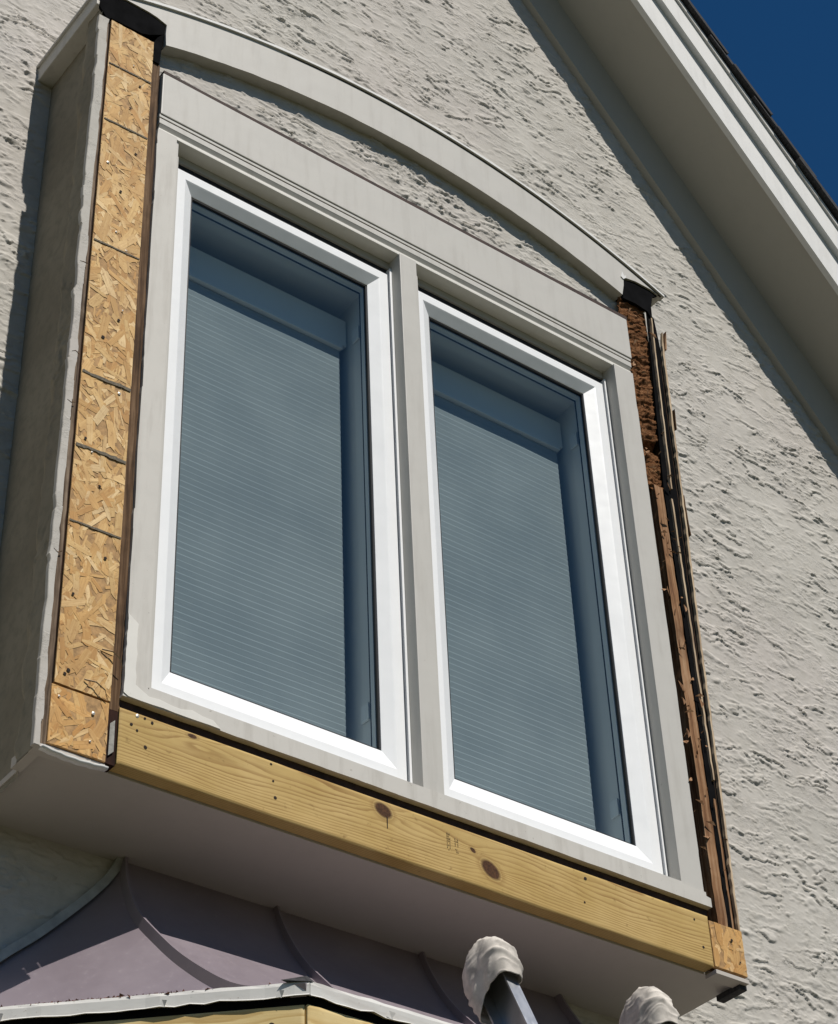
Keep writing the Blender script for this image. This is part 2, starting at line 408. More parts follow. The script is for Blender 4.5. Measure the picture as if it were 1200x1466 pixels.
# room behind the glass (closed and unlit)
rm = pyd('room', [(bx0-.6, yb+.02, 2.9), (bx1+.6, yb+.02, 2.9), (bx1+.6, 4.2, 2.9), (bx0-.6, 4.2, 2.9), (bx0-.6, yb+.02, 6.45), (bx1+.6, yb+.02, 6.45), (bx1+.6, 4.2, 6.45), (bx0-.6, 4.2, 6.45)],
         [(0, 1, 2, 3), (4, 7, 6, 5), (1, 5, 6, 2), (2, 6, 7, 3), (3, 7, 4, 0)], 'drywall'); rm['kind'] = 'structure'

# ------------------------------------------------------------------ roof overhang along the rake
rk = Vector((1, 0, RK)).normalized(); rn = Vector((-RK, 0, 1)).normalized()   # along the rake (down-right), and outward normal
ov = empty('roof_overhang', (4.4, WALL, 7.5), 'sloping gable roof overhang with shaded soffit, white fascia boards and dark shingle edge', 'roof')
A = Vector((3.663, 0, 8.397))-rk*2.6          # start point, upper left, on the frieze lower edge
L = 5.6
def rake_piece(name, n0, n1, y0, y1, m, bev=True):
    return prism_dir(name, [(n0, y0), (n0, y1), (n1, y1), (n1, y0)], A, rn, (0, 1, 0), rk, L, m, ov)
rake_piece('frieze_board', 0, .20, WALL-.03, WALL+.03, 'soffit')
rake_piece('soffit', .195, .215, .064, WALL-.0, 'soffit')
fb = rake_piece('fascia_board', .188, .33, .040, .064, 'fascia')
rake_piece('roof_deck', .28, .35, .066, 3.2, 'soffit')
rake_piece('rake_trim', .318, .425, .014, .0395, 'fascia')
rake_piece('drip_edge', .418, .436, .004, .05, 'drip')
rake_piece('roof_felt', .3505, .432, .0515, 3.2, 'shingle')
i = 0; t = 0.
while t < L:
    ln = .155
    n0 = .437+.004*(i % 2); w = rnd.uniform(-.004, .004)
    prism_dir('shingle', [(n0, -.018+w), (n0, 1.0), (n0+.016, 1.0), (n0+.016, -.018+w)], A+rk*t, (rn+rk*.02).normalized(), (0, 1, 0), (rk+rn*.055).normalized(), ln+.1, 'shingle', ov)
    t += ln; i += 1
settle(ov)

# ------------------------------------------------------------------ window bay shell
bay = empty('window_bay', (2.7, 0, 4.0), 'stripped box bay with bare OSB edges, grey underside and an arched beige top band', 'bay')
# left side: rough stucco cheek
ys = np.arange(.006, WALL+.001, .0045); zs = np.arange(4.004, 6.50, .0045)
Y, Z = np.meshgrid(ys, zs, indexing='ij')
H = stucco_h(Y*1.3+3, Z*.5, 71, 1.0)*.35
rough = 1-sstep(.085, .15, Y+fbm(Z/.1, Y/.1, 5, 2)*.02)
H = H*(.25+rough*1.5)+rough*.031
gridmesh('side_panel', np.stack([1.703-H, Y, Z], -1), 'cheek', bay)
box('side_backing', 1.7045, 1.735, .03, WALL+.02, 4.03, 6.48, 'osb', bay, 0)
box('side_backing', 3.712, 3.738, .095, WALL+.02, 4.02, 6.44, 'osb', bay, 0)
# ragged edge of the stucco coat, seen edge-on
ed = jag((1.661, 4.0), (1.662, 6.425), 130, .0030, 3); ed2 = jag((1.689, 6.425), (1.677, 4.0), 130, .0020, 4)
prism_y('stucco_edge', ed+ed2, -.004, .0095, 'stucco', bay, .001)
timber('ply_edge', 1.675, 1.6945, .003, .03, 4.012, 6.42, 'wood_grey', bay, .0016, 5)
timber('ply_edge', 1.6935, 1.6992, .008, .03, 4.012, 6.42, 'wood_red', bay, .0006, 6)
rc = np.random.RandomState(14)
for zz in (5.44, 5.13, 4.97, 4.52):              # cracks across the coat edge
    q = rc.uniform(-.006, .006, 4)
    prism_y('crack', [(1.668, zz+q[0]), (1.678, zz+q[1]), (1.6895, zz+q[2]), (1.6895, zz+q[2]-.0022), (1.678, zz+q[1]-.0015)], -.0049, -.003, 'wood_dark', bay)
box('cap_return', 1.655, 1.7045, .012, WALL+.01, 6.487, 6.545, 'trimw', bay, .003)
box('cap_lip', 1.648, 1.70, -.002, WALL+.01, 6.5455, 6.556, 'trimw', bay, .002)

# OSB strips made of overlapping strands
def clip(poly, x0, x1, z0, z1):
    def cut(pl, f, inter):
        o = []
        for a, b in zip(pl, pl[1:]+pl[:1]):
            if f(a): o.append(a)
            if f(a) != f(b): o.append(inter(a, b))
        return o
    def ix(v): return lambda a, b: tuple(np.array(a)+(np.array(b)-np.array(a))*((v-a[0])/(b[0]-a[0])))
    def iz(v): return lambda a, b: tuple(np.array(a)+(np.array(b)-np.array(a))*((v-a[1])/(b[1]-a[1])))
    for f, it in ((lambda p: p[0] >= x0, ix(x0)), (lambda p: p[0] <= x1, ix(x1)), (lambda p: p[1] >= z0, iz(z0)), (lambda p: p[1] <= z1, iz(z1))):
        if len(poly) < 3: return []
        poly = cut(poly, f, it)
    return poly
PAL = [(.62, .42, .19), (.56, .36, .15), (.68, .49, .25), (.74, .57, .33), (.53, .33, .13), (.60, .385, .16), (.64, .45, .21), (.49, .285, .105)]
def osb(x0, x1, z0, z1, seed, tint=(1, 1, 1), y=0.):
    base = box('osb_panel', x0, x1, y, y+.012, z0, z1, 'osb', bay, .0012)
    r = np.random.RandomState(seed); vs = []; fs = []; cols = []; fl = []
    area = (x1-x0)*(z1-z0); N = int(area/.00026)
    for i in range(N):
        cx = r.uniform(x0-.02, x1+.02); cz = r.uniform(z0-.03, z1+.03)
        big = r.rand() < .45
        ln = r.uniform(.05, .12) if big else r.uniform(.012, .05); w = r.uniform(.010, .026) if big else r.uniform(.004, .013)
        a = r.normal(math.pi/2 if r.rand() < .55 else r.uniform(0, math.pi), .5)
        ca, sa = math.cos(a), math.sin(a)
        pts = [(-.5, -.32), (-.47, .1), (-.38, .5), (.1, .46), (.42, .5), (.5, .05), (.46, -.45), (-.05, -.5)]
        pl = []
        for p in pts:
            l_ = p[0]*ln*r.uniform(.82, 1.12); w_ = p[1]*w*r.uniform(.8, 1.15)
            pl.append((cx+ca*l_-sa*w_, cz+sa*l_+ca*w_))
        pl = clip(pl, x0+.0006, x1-.0006, z0+.0006, z1-.0006)
        if len(pl) < 3: continue
        dep = y-.0002-.0012*(i/N)-r.uniform(0, .0001); tx, tz = r.normal(0, .0018, 2)
        b0 = len(vs); c = np.array(PAL[r.randint(len(PAL))])*r.uniform(.84, 1.06)*np.array(tint)*np.array((1.0, .94, .84))
        for p in pl:
            vs.append((p[0], dep+(p[0]-cx)*tx+(p[1]-cz)*tz*.3, p[1])); cols.append((*c, 1))
            fl.append(((p[0]-cx)*ca+(p[1]-cz)*sa+i*.37, -(p[0]-cx)*sa+(p[1]-cz)*ca+i*.11, i))
        fs.append(tuple(range(b0, len(vs)))[::-1])
    me = bpy.data.meshes.new('wood_strands'); me.from_pydata(vs, [], fs); me.update()
    ca_ = me.color_attributes.new('flake', 'FLOAT_COLOR', 'POINT'); ca_.data.foreach_set('color', np.array(cols, np.float32).ravel())
    at = me.attributes.new('fl', 'FLOAT_VECTOR', 'POINT'); at.data.foreach_set('vector', np.array(fl, np.float32).ravel())
    o = link('wood_strands', me, 'flakes', base); o['kind'] = 'stuff'
    return base
osb1 = osb(1.6995, 1.839, 4.171, 6.432, 21)
osb2 = osb(1.6945, 1.8365, 4.016, 4.166, 22, (1.02, .96, .88))
osb3 = osb(3.6275, 3.744, 4.026, 4.157, 23, (1.0, .93, .85))
osb3['label'] = 'small OSB patch at the lower right corner'
def band(z, th, rough_, seed, par):
    a = jag((1.702, z-.002), (1.837, z+.002), 24, rough_, seed); b = [(x, zz+th) for x, zz in jag((1.702, z-.002), (1.837, z+.002), 24, rough_, seed+50)][::-1]
    prism_y('pencil_line', a+b, -.0032, -.0024, 'chalk', par)
for i, (z, th, ro) in enumerate([(6.245, .005, .0006), (6.011, .0055, .0008), (5.541, .0055, .0008), (5.080, .0085, .0022), (4.847, .0085, .0022), (4.619, .0055, .0009)]):
    band(z, th, ro, 100+i, osb1)
# nail heads and holes share two meshes
def disc(name, r, dome):
    vs = [(0, -dome, 0)]+[(r*math.cos(k*math.pi/5), 0, r*math.sin(k*math.pi/5)) for k in range(10)]
    me = bpy.data.meshes.new(name); me.from_pydata(vs, [], [(0, 1+(k+1) % 10, 1+k) for k in range(10)]); me.update(); return me
nail_me = disc('nail', .0034, .0014); nail_me.materials.append(MT['nail'])
hole_me = disc('nail_hole', .0042, .0004); hole_me.materials.append(MT['hole'])
def studs(lst, me, name, par, y, s=1.):
    for (x, z) in lst:
        o = bpy.data.objects.new(name, me); C.objects.link(o); o.parent = par; o.location = (x, y, z)
        k = rnd.uniform(.75, 1.25)*s; o.scale = (k, 1, k*rnd.uniform(.8, 1.2)); o.rotation_euler = (0, rnd.uniform(0, 3), 0)
studs([(1.803, 6.211), (1.778, 6.102), (1.768, 5.76), (1.805, 5.931), (1.725, 4.876), (1.8, 4.549), (1.726, 4.417), (1.73, 4.212), (1.722, 4.200), (1.79, 5.30), (1.75, 5.22), (1.772, 4.75)], hole_me, 'nail_hole', osb1, -.0034)
studs([(1.724, 5.847), (1.764, 5.604), (1.797, 5.553), (1.799, 5.338), (1.745, 4.842), (1.779, 6.284), (1.806, 5.06)], nail_me, 'nail', osb1, -.0034)
studs([(1.713, 4.138), (1.798, 4.125), (1.795, 4.052)], nail_me, 'nail', osb2, -.0034)
studs([(3.70, 4.118), (3.72, 4.06)], hole_me, 'nail_hole', osb3, -.0034)
# brown stud edge between OSB and window casing
timber('stud_edge', 1.842, 1.8685, .010, .05, 4.16, 6.36, 'wood_dark', bay, .0012, 31)
timber('stud_end', 1.8385, 1.8630, .006, .0385, 4.0185, 4.157, 'wood_red', bay, .0008, 33)
box('corner_backing', 1.700, 1.875, .052, .085, 4.03, 6.43, 'wood_red', bay, 0)
prism_y('tag', [(1.8425, 4.036), (1.8555, 4.050), (1.8545, 4.130), (1.843, 4.118)], .0015, .0035, 'label', bay)
for k, (xx, zz, ln) in enumerate([(1.835, 4.285, .05), (1.80, 4.19, .055)]):
    pts = [(xx-ln*.55, -.004, zz+.012), (xx-ln*.1, -.012, zz+.010), (xx+ln*.3, -.014, zz-.004), (xx+ln*.5, -.006, zz-.02)]
    vs = []; fs = []
    for j, p in enumerate(pts):
        w = .0022 if j < 3 else .0006
        vs += [(p[0], p[1], p[2]-w), (p[0], p[1]-.002, p[2]), (p[0], p[1], p[2]+w)]
    for j in range(3):
        for q in range(3): fs.append((j*3+q, j*3+(q+1) % 3, j*3+3+(q+1) % 3, j*3+3+q))
    pyd('splinter', vs, fs, 'wire', bay)
# underside
box('underside_panel', 1.700, 3.742, .0395, WALL+.01, 4.0185, 4.034, 'under', bay, .001)
box('underside_end', 1.672, 1.838, .004, .039, 4.004, 4.0135, 'under', bay, .001)
box('underside_end', 3.628, 3.744, -.002, .039, 4.006, 4.0175, 'under', bay, .001)
box('underside_corner', 1.674, 1.6995, .0395, .118, 4.0045, 4.03, 'under', bay, .001)
vs = []; fs = []; n = 14                        # bent white flashing lip under the lower OSB piece
for i in range(n+1):
    x = 1.682+.158*i/n; sag = -.006*math.sin(math.pi*i/n)+.001*math.sin(i*2.1)
    vs += [(x, -.006, 4.004+sag), (x, -.010, 4.001+sag), (x, -.006, 3.996+sag), (x, .01, 3.998+sag), (x, .01, 4.006+sag)]
for i in range(n):
    for k in range(5): fs.append((i*5+k, i*5+(k+1) % 5, i*5+5+(k+1) % 5, i*5+5+k))
fs += [(0, 1, 2, 3, 4), tuple(n*5+k for k in (4, 3, 2, 1, 0))]
pyd('flashing_lip', vs, fs, 'fascia', bay, True)
box('corner_bracket', 3.722, 3.748, .012, .10, 3.994, 4.010, 'shingle', bay, .002)

# arched band
XC = 2.735; RO = 2.857; ZO = 6.745-RO; RI = 2.70; ZI = 6.59-RI
def arc(x, R_, zc): return zc+math.sqrt(R_*R_-(x-XC)**2)
top = [(x, arc(x, RO, ZO)) for x in np.linspace(1.652, 3.818, 64)]
low = [(x, arc(x, RI, ZI)+rnd.uniform(-.0012, .0012)) for x in np.linspace(3.628, 1.879, 54)]
poly = top+[(3.806, 6.532), (3.764, 6.541), (3.70, 6.540), (3.657, 6.531), (3.643, 6.519), (3.640, 6.49)]+low+[(1.876, 6.50), (1.8775, 6.541), (1.845, 6.552), (1.818, 6.556), (1.74, 6.556), (1.66, 6.52)]
band_o = prism_y('arch_band', poly, 0, WALL+.012, 'trim', bay)
lip = [(x, arc(x, RO, ZO)+.0005) for x in np.linspace(1.652, 3.822, 64)]+[(x, arc(x, RO, ZO)+.010+.0015*math.sin(x*31)) for x in np.linspace(3.822, 1.652, 64)]
prism_y('drip_lip', lip, -.007, .02, 'fascia', band_o)
groove = [(x, arc(x, RO, ZO)-.006) for x in np.linspace(2.3, 3.81, 40)]+[(x, arc(x, RO, ZO)-.0025) for x in np.linspace(3.81, 2.3, 40)]
prism_y('shadow_gap', groove, -.0012, .003, 'rustlip', band_o)
# black felt pockets at both ends of the band
def felt(poly, y, name='felt_paper'):
    return prism_y(name, poly, y, y+.05, 'felt_gap_shade', bay)
felt([(1.700, 6.436), (1.842, 6.436), (1.872, 6.455), (1.8745, 6.53), (1.82, 6.55), (1.74, 6.552), (1.70, 6.535)], .03)
prism_y('felt_flap', [(1.662, 6.470), (1.69, 6.432), (1.70, 6.445), (1.74, 6.447), (1.80, 6.45), (1.825, 6.462), (1.873, 6.497), (1.874, 6.540), (1.83, 6.553), (1.74, 6.553), (1.664, 6.515)], .004, .012, 'felt_gap_shade', bay)
prism_y('felt_flap', [(1.845, 6.36), (1.864, 6.36), (1.872, 6.50), (1.852, 6.47), (1.84, 6.44)], .005, .011, 'felt_gap_shade', bay)
felt([(3.632, 6.44), (3.742, 6.445), (3.768, 6.50), (3.79, 6.537), (3.764, 6.552), (3.66, 6.527), (3.64, 6.50)], .02)
prism_y('felt_flap', [(3.636, 6.432), (3.69, 6.437), (3.742, 6.430), (3.760, 6.40), (3.763, 6.46), (3.776, 6.515), (3.806, 6.537), (3.764, 6.553), (3.70, 6.543), (3.645, 6.518)], .006, .014, 'felt_gap_shade', bay)
prism_y('paint_chip', [(3.630, 6.522), (3.638, 6.55), (3.645, 6.532), (3.655, 6.540), (3.652, 6.527), (3.64, 6.515)], -.003, .001, 'fascia', bay)
# stucco panel under the arch
xs = np.arange(1.872, 3.640, .0032); zs = np.arange(6.30, 6.66, .0032)
X, Z = np.meshgrid(xs, zs, indexing='ij')
keep = Z < (ZI+np.sqrt(RI*RI-(X-XC)**2)+.03)
H = stucco_h(X, Z, 211, .62)*1.1
gridmesh('arch_panel', np.stack([X, 0.040-H, Z], -1), 'stucco', bay, True, keep)
box('arch_backing', 1.745, 3.71, .064, .085, 6.10, 6.56, 'osb', bay, 0)
# opened right edge: rotten sheathing, old stud, torn strips
xs = np.linspace(3.622, 3.752, 46); zs = np.linspace(5.630, 6.452, 240)
X, Z = np.meshgrid(xs, zs, indexing='ij')
n = fbm(X/.085+Z*1.5, (Z-.25*X)/.013+fbm(X/.04, Z/.05, 9, 2)*.9, 301, 4, .6); n2 = fbm(X/.03, Z/.03, 330, 3)
lo = np.abs(Z-5.825)/.02
Hh = .010*n+.005*n2-.030*np.exp(-lo**2)*(X < 3.73)
edge = 3.742-.034*(6.443-Z)/.8+.004*fbm(Z/.02, Z*0, 44, 2)
low_e = 5.640+.012*fbm(X/.02, X*0, 45, 2)
gridmesh('rotten_sheathing', np.stack([X, .022-Hh, Z], -1), 'rot', bay, True, (X < edge) & (Z > low_e))
box('cavity_back', 3.622, 3.738, .080, .094, 4.158, 6.44, 'felt_gap_shade', bay, 0)  # back panel coloured black in place of the cavity's shade
prism_y('gap_shade', [(3.7125, 4.16), (3.7405, 4.16), (3.7455, 4.395), (3.7505, 4.677), (3.7585, 5.142), (3.7725, 5.587), (3.7805, 5.97), (3.7875, 6.25), (3.775, 6.42), (3.745, 6.44), (3.706, 5.66)], .0125, .0165, 'felt_gap_shade', bay)  # black sheet standing in for deep shade between the torn strips
box('old_stud_side', 3.6255, 3.662, .058, .0795, 4.158, 5.66, 'wood_red', bay, .001)
st = timber('old_stud', 3.675, 3.709, .012, .0795, 4.158, 5.655, 'wood_old', bay, .0018, 41, lean=-.010)
timber('torn_strip', 3.727, 3.7335, .004, .012, 4.62, 5.62, 'wood_pale', bay, .0012, 43, lean=-.004)
timber('torn_strip', 3.7275, 3.7325, .002, .012, 5.66, 6.40, 'wood_pale', bay, .0012, 44, lean=.022)
timber('torn_strip', 3.724, 3.731, .010, .0295, 4.16, 4.56, 'wood_old', bay, .0012, 45)
# outer lath edge, leaning away from the box towards its top
def leaning(name, pts, th, y0, y1, m, seed):
    vs = []; fs = []; r = np.random.RandomState(seed)
    zs_ = np.arange(pts[0][1], pts[-1][1], .022)
    for i, z in enumerate(zs_):
        x = np.interp(z, [p[1] for p in pts], [p[0] for p in pts])+r.uniform(-.0012, .0012); t_ = th*r.uniform(.8, 1.15)
        if i > len(zs_)-4: t_ *= (len(zs_)-i)/4.
        vs += [(x-t_, y0, z), (x, y0+.001, z), (x, y1, z), (x-t_, y1, z)]
    n_ = len(zs_)
    for i in range(n_-1):
        for k in range(4): fs.append((i*4+k, i*4+(k+1) % 4, i*4+4+(k+1) % 4, i*4+4+k))
    fs += [(3, 2, 1, 0), tuple((n_-1)*4+k for k in range(4))]
    return pyd(name, vs, fs, m, bay)
RE = [(3.742, 4.158), (3.747, 4.395), (3.752, 4.677), (3.760, 5.142), (3.774, 5.587), (3.782, 5.97), (3.789, 6.25), (3.795, 6.38)]
leaning('outer_lath', RE, .0085, 0, .010, 'wood_pale', 61)
leaning('outer_lath', [(x-.0105, z) for x, z in RE if z < 6.3], .003, .012, .020, 'wood_dark', 62)
leaning('bark_strip', [(3.7835, 5.50), (3.780, 5.56), (3.777, 5.66)][0:3], .006, -.002, .02, 'wood_dark', 63)
leaning('bark_strip', [(3.800, 6.28), (3.806, 6.33), (3.812, 6.385)], .007, -.002, .012, 'wood_old', 64)
leaning('bark_strip', [(3.791, 5.93), (3.793, 5.98), (3.795, 6.03)], .005, -.002, .012, 'wood_dark', 65)
box('edge_backing', 3.739, 3.7415, .02, WALL, 4.03, 6.43, 'wood_dark', bay, 0)
r = np.random.RandomState(77); vs = []; fs = []     # loose splinters hanging in the cavity
for i in range(90):
    z = r.uniform(4.2, 6.4); x = r.uniform(3.628, 3.735); y = r.uniform(.0, .012); a = r.uniform(0, 6.28); ln = r.uniform(.006, .016) if i < 50 else r.uniform(.018, .04)
    dx, dz = math.cos(a)*ln, math.sin(a)*ln; b = len(vs)
    vs += [(x, y, z), (x+dx, y-.004, z+dz), (x+dx*.6-dz*.25, y-.006, z+dz*.6+dx*.25), (x+dx*.1, y+.004, z+.002)]
    fs += [(b, b+1, b+2), (b, b+2, b+3), (b, b+3, b+1), (b+1, b+3, b+2)]
sp = pyd('splinters', vs, fs, 'wood_old', bay); sp['kind'] = 'stuff'
settle(bay)

# ------------------------------------------------------------------ treated pine board under the window
def plank(name, x0, x1, z0, z1, th, knots, seed, m, parent=None, y=0., rise=14, full=None):
    xs = np.arange(x0, x1+.0001, (x1-x0)/int((x1-x0)/.004)); zs = np.linspace(z0, z1, 37)
    X, Z = np.meshgrid(xs, zs, indexing='ij'); v = (z1-Z)/(z1-z0)
    G = rise*v**1.7+1.7*fbm(X/.8, Z/.12, seed, 3)+.8*fbm(X/.30, Z/.06, seed+5, 2)
    K = np.zeros_like(X)
    for (kx, kz, rx, rz, tl) in knots:
        dx = X-kx; dz = Z-kz; a = math.radians(tl); du = dx*math.cos(a)+dz*math.sin(a); dw = -dx*math.sin(a)+dz*math.cos(a)
        q = np.sqrt((du/rx)**2+(dw/rz)**2); K = np.maximum(K, np.clip(1-q*.55, 0, 1))
        G = G-np.sign(dz)*1.6*np.exp(-((dx/.07)**2+(dz/.03)**2))*np.tanh(np.abs(dz)/.008)
    P_ = np.stack([X, y+np.zeros_like(X)+.0006*fbm(X/.2, Z/.05, seed+9, 2), Z], -1)
    rim = np.minimum(np.minimum(X-x0, x1-X), np.minimum(Z-z0, z1-Z)); P_[..., 1] += .0025*np.clip(1-rim/.004, 0, 1)**2
    o = gridmesh(name, P_, m, parent, True, None, dict(grain=G, knot=K))
    body = box('board_body', x0+.0005, x1-.0005, y+.0032, y+th, z0, z1, m, o, .001)
    for me in (body.data,):
        at = me.attributes.new('grain', 'FLOAT', 'POINT'); co = np.empty(len(me.vertices)*3, np.float32); me.vertices.foreach_get('co', co); co = co.reshape(-1, 3)
        at.data.foreach_set('value', (co[:, 1]/(th)*6).astype(np.float32)); me.attributes.new('knot', 'FLOAT', 'POINT')
    return o
beam = plank('pine_board', 1.8645, 3.6265, 4.024, 4.168, .038,
             [(2.578, 4.141, .026, .018, -20), (2.897, 4.081, .031, .021, -32), (2.845, 4.118, .010, .006, -30), (2.05, 4.158, .013, .006, 0)], 401, 'pine')
tag(beam, 'new treated pine board with two dark knots nailed below the window', 'board')
studs([(1.927, 4.160), (1.894, 4.133), (1.909, 4.122), (1.932, 4.087), (1.946, 4.155), (2.261, 4.158), (2.267, 4.115), (2.273, 4.073), (3.204, 4.15), (3.194, 4.081), (3.574, 4.144), (3.594, 4.07)], hole_me, 'nail_hole', beam, -.0008, .85)
studs([(1.908, 4.160)], nail_me, 'nail', beam, -.0008, 1.3)
vs = []; fs = []; r = np.random.RandomState(5)      # faint two-line grade stamp printed up the board, too small to read
for cxs in (2.765, 2.789):
    z = 4.095
    while z < 4.140:
        h_ = r.uniform(.003, .007)
        for q in range(3):
            if r.rand() < .75:
                x = cxs+q*.004; b = len(vs); ww = .0028
                vs += [(x, -.0010, z), (x+ww, -.0010, z), (x+ww, -.0010, z+h_*.8), (x, -.0010, z+h_*.8)]; fs.append((b, b+1, b+2, b+3))
        z += h_+.0015
pyd('grade_stamp', vs, fs, 'stamp', beam)
prism_y('sap_streak', [(2.587, 4.126), (2.590, 4.126), (2.589, 4.095), (2.5875, 4.096)], -.0012, -.0004, 'hole', beam)

# ------------------------------------------------------------------ double window
win = empty('double_window', (2.75, .05, 4.24), 'two-pane casement window with white sashes set in beige painted casing', 'window')
SB = .045                                        # sash face depth behind the casing
hd = box('header_board', 1.876, 3.631, 0, .060, 6.152, 6.325, 'trim', win, .003)
box('header_step', 1.874, 3.628, .0035, .060, 6.140, 6.1515, 'trim', hd, .001)
box('header_groove', 1.880, 3.622, .006, .060, 6.1335, 6.1395, 'rustlip', hd, 0)
box('header_lower', 1.874, 3.626, .002, .060, 6.1125, 6.133, 'trim', hd, .0015)
prism_dir('header_cove', [(.003, 6.112), (.060, 6.112), (.060, 6.098), (.011, 6.098)], (1.876, 0, 0), (0, 1, 0), (0, 0, 1), (1, 0, 0), 1.748, 'trim', hd)
box('drip_nose', 1.876, 3.6245, .0065, .064, 6.0845, 6.0975, 'vinyl_beige', hd, .0015)
prism_y('rusty_lip', jag((1.878, 6.3255), (3.634, 6.3255), 60, .0003, 8)+jag((3.634, 6.340), (1.878, 6.338), 60, .0012, 9), .001, .055, 'rustlip', hd)
def casing(name, x0, x1, z0, z1, seed, side):
    # ragged outer edge, straight inner edge, with a raised bead
    if side < 0: out = jag((x0, z1), (x0, z0), 60, .0015, seed); poly_ = out+[(x1, z0), (x1, z1)]
    else: out = jag((x1, z0), (x1, z1), 60, .0010, seed); poly_ = out+[(x0, z1), (x0, z0)]
    return prism_y(name, poly_, 0, .070, 'trimw' if side < 0 else 'trim', win)
jl = casing('left_jamb', 1.8695, 1.931, 4.237, 6.0840, 12, -1)
box('jamb_bead', 1.9315, 1.9445, .012, .070, 4.2433, 6.0840, 'trim', jl, .002)
box('jamb_stop', 1.945, 1.957, .030, .070, 4.2433, 6.05, 'trim', jl, .002)
jr = casing('right_jamb', 3.545, 3.6245, 4.237, 6.0840, 13, 1)
for (a, b_) in ((3.535, 3.5405),): box('jamb_stop', a, b_, SB-.004, .07, 4.2433, 6.045, 'vinyl', jr, .001)
sill_poly = jag((1.866, 4.1965), (3.643, 4.1965), 70, .0008, 15)+[(3.643, 4.2225), (3.6275, 4.2255), (3.627, 4.2365), (3.5445, 4.2366), (3.5440, 4.2430), (1.9320, 4.2430), (1.9315, 4.2366), (1.870, 4.2365)]
sl_ = prism_y('sill', sill_poly, -.004, .070, 'trimw', win)
box('sill_crack', 1.958, 3.531, SB-.003, .070, 4.2432, 4.2500, 'gasket', sl_, 0)
prism_y('sill_dark_gap', [(1.868, 4.1685), (3.636, 4.1685), (3.640, 4.196), (1.868, 4.196)], .014, .05, 'rustlip', sl_)
mu = box('mullion', 2.702, 2.7635, 0, .075, 4.2433, 6.0840, 'trim', win, .002)
box('mullion_stop', 2.6945, 2.7015, SB-.004, .075, 4.2433, 6.05, 'vinyl', mu, .001)
box('mullion_stop', 2.764, 2.782, .020, .075, 4.2433, 6.05, 'trim', mu, .001)
box('frame_head', 1.935, 3.545, .060, .085, 6.027, 6.0840, 'gasket', win, 0)
box('frame_head_step', 1.945, 3.543, .0525, .0595, 6.058, 6.0840, 'soffit', win, 0)
# sashes: mitred vinyl frames with a bevel towards the glass
def sash(x0, x1, z0, z1, gx0, gx1, gz0, gz1, shade_label):
    s_ = empty('sash', ((x0+x1)/2, SB, z0), '', ''); del s_['label']; del s_['category']; del s_['kind']; s_.parent = win
    s_.matrix_parent_inverse = Matrix.Translation(win.location).inverted()
    prof = [(0, SB+.03), (0, SB+.003), (.003, SB), (.036, SB), (.040, SB+.002), (1.0, SB+.020), (1.0, SB+.034)]
    corners = [((x0, z0), (gx0, gz0)), ((x1, z0), (gx1, gz0)), ((x1, z1), (gx1, gz1)), ((x0, z1), (gx0, gz1))]
    for k, nm in enumerate(('sash_rail', 'sash_stile', 'sash_rail', 'sash_stile')):
        (o0, i0), (o1, i1) = corners[k], corners[(k+1) % 4]
        vs = []
        for (oo, ii) in ((o0, i0), (o1, i1)):
            wx_ = abs(ii[0]-oo[0]); wz_ = abs(ii[1]-oo[1])
            for (t_, y_) in prof:
                tt = t_ if t_ in (0, 1.0) else t_/.072
                vs.append((oo[0]+(ii[0]-oo[0])*tt, y_, oo[1]+(ii[1]-oo[1])*tt))
        n_ = len(prof); fs = [(i_, i_+1, n_+i_+1, n_+i_) for i_ in range(n_-1)]+[(n_-1, 0, n_, 2*n_-1)]+[tuple(range(n_)), tuple(range(2*n_-1, n_-1, -1))]
        m0 = pyd(nm, vs, fs, 'vinyl', s_); m0.matrix_parent_inverse = Matrix.Translation(s_.location).inverted()
        # hairline gap at the mitre
        if k in (0, 2): m0.scale = (1, 1, 1)
    def put(o): o.matrix_parent_inverse = Matrix.Translation(s_.location).inverted(); return o
    t = .005
    put(prism_frame('gasket', gx0-.004, gx1+.004, gz0-.004, gz1+.004, t+.004, SB+.0225, SB+.033, 'gasket', s_))
    put(pyd('glass_pane', [(gx0-.003, SB+.027, gz0-.003), (gx1+.003, SB+.027, gz0-.003), (gx1+.003, SB+.027, gz1+.003), (gx0-.003, SB+.027, gz1+.003)], [(0, 1, 2, 3)], 'glass', s_))
    # stepped inner frame behind the glass
    put(prism_frame('inner_frame', gx0-.012, gx1+.012, gz0-.012, gz1+.012, .016, SB+.036, SB+.050, 'vinyl_in', s_))
    put(prism_frame('inner_frame', gx0-.020, gx1+.020, gz0-.020, gz1+.020, .016, SB+.0505, SB+.062, 'vinyl', s_))
    put(prism_frame('inner_gasket', gx0-.022, gx1+.022, gz0-.022, gz1+.022, .016, SB+.0625, SB+.070, 'gasket', s_))
    put(prism_frame('inner_frame', gx0-.030, gx1+.030, gz0-.030, gz1+.030, .014, SB+.0705, SB+.115, 'vinyl_in', s_))
    put(prism_frame('inner_reveal', gx0-.034, gx1+.034, gz0-.034, gz1+.034, .010, SB+.1155, SB+.30, 'vinyl_in', s_))
    for zz in (gz0+.13, gz1-.16):
        put(box('latch', gx1+.008, gx1+.0135, SB+.080, SB+.112, zz, zz+.05, 'vinyl', s_, .001))
    return s_
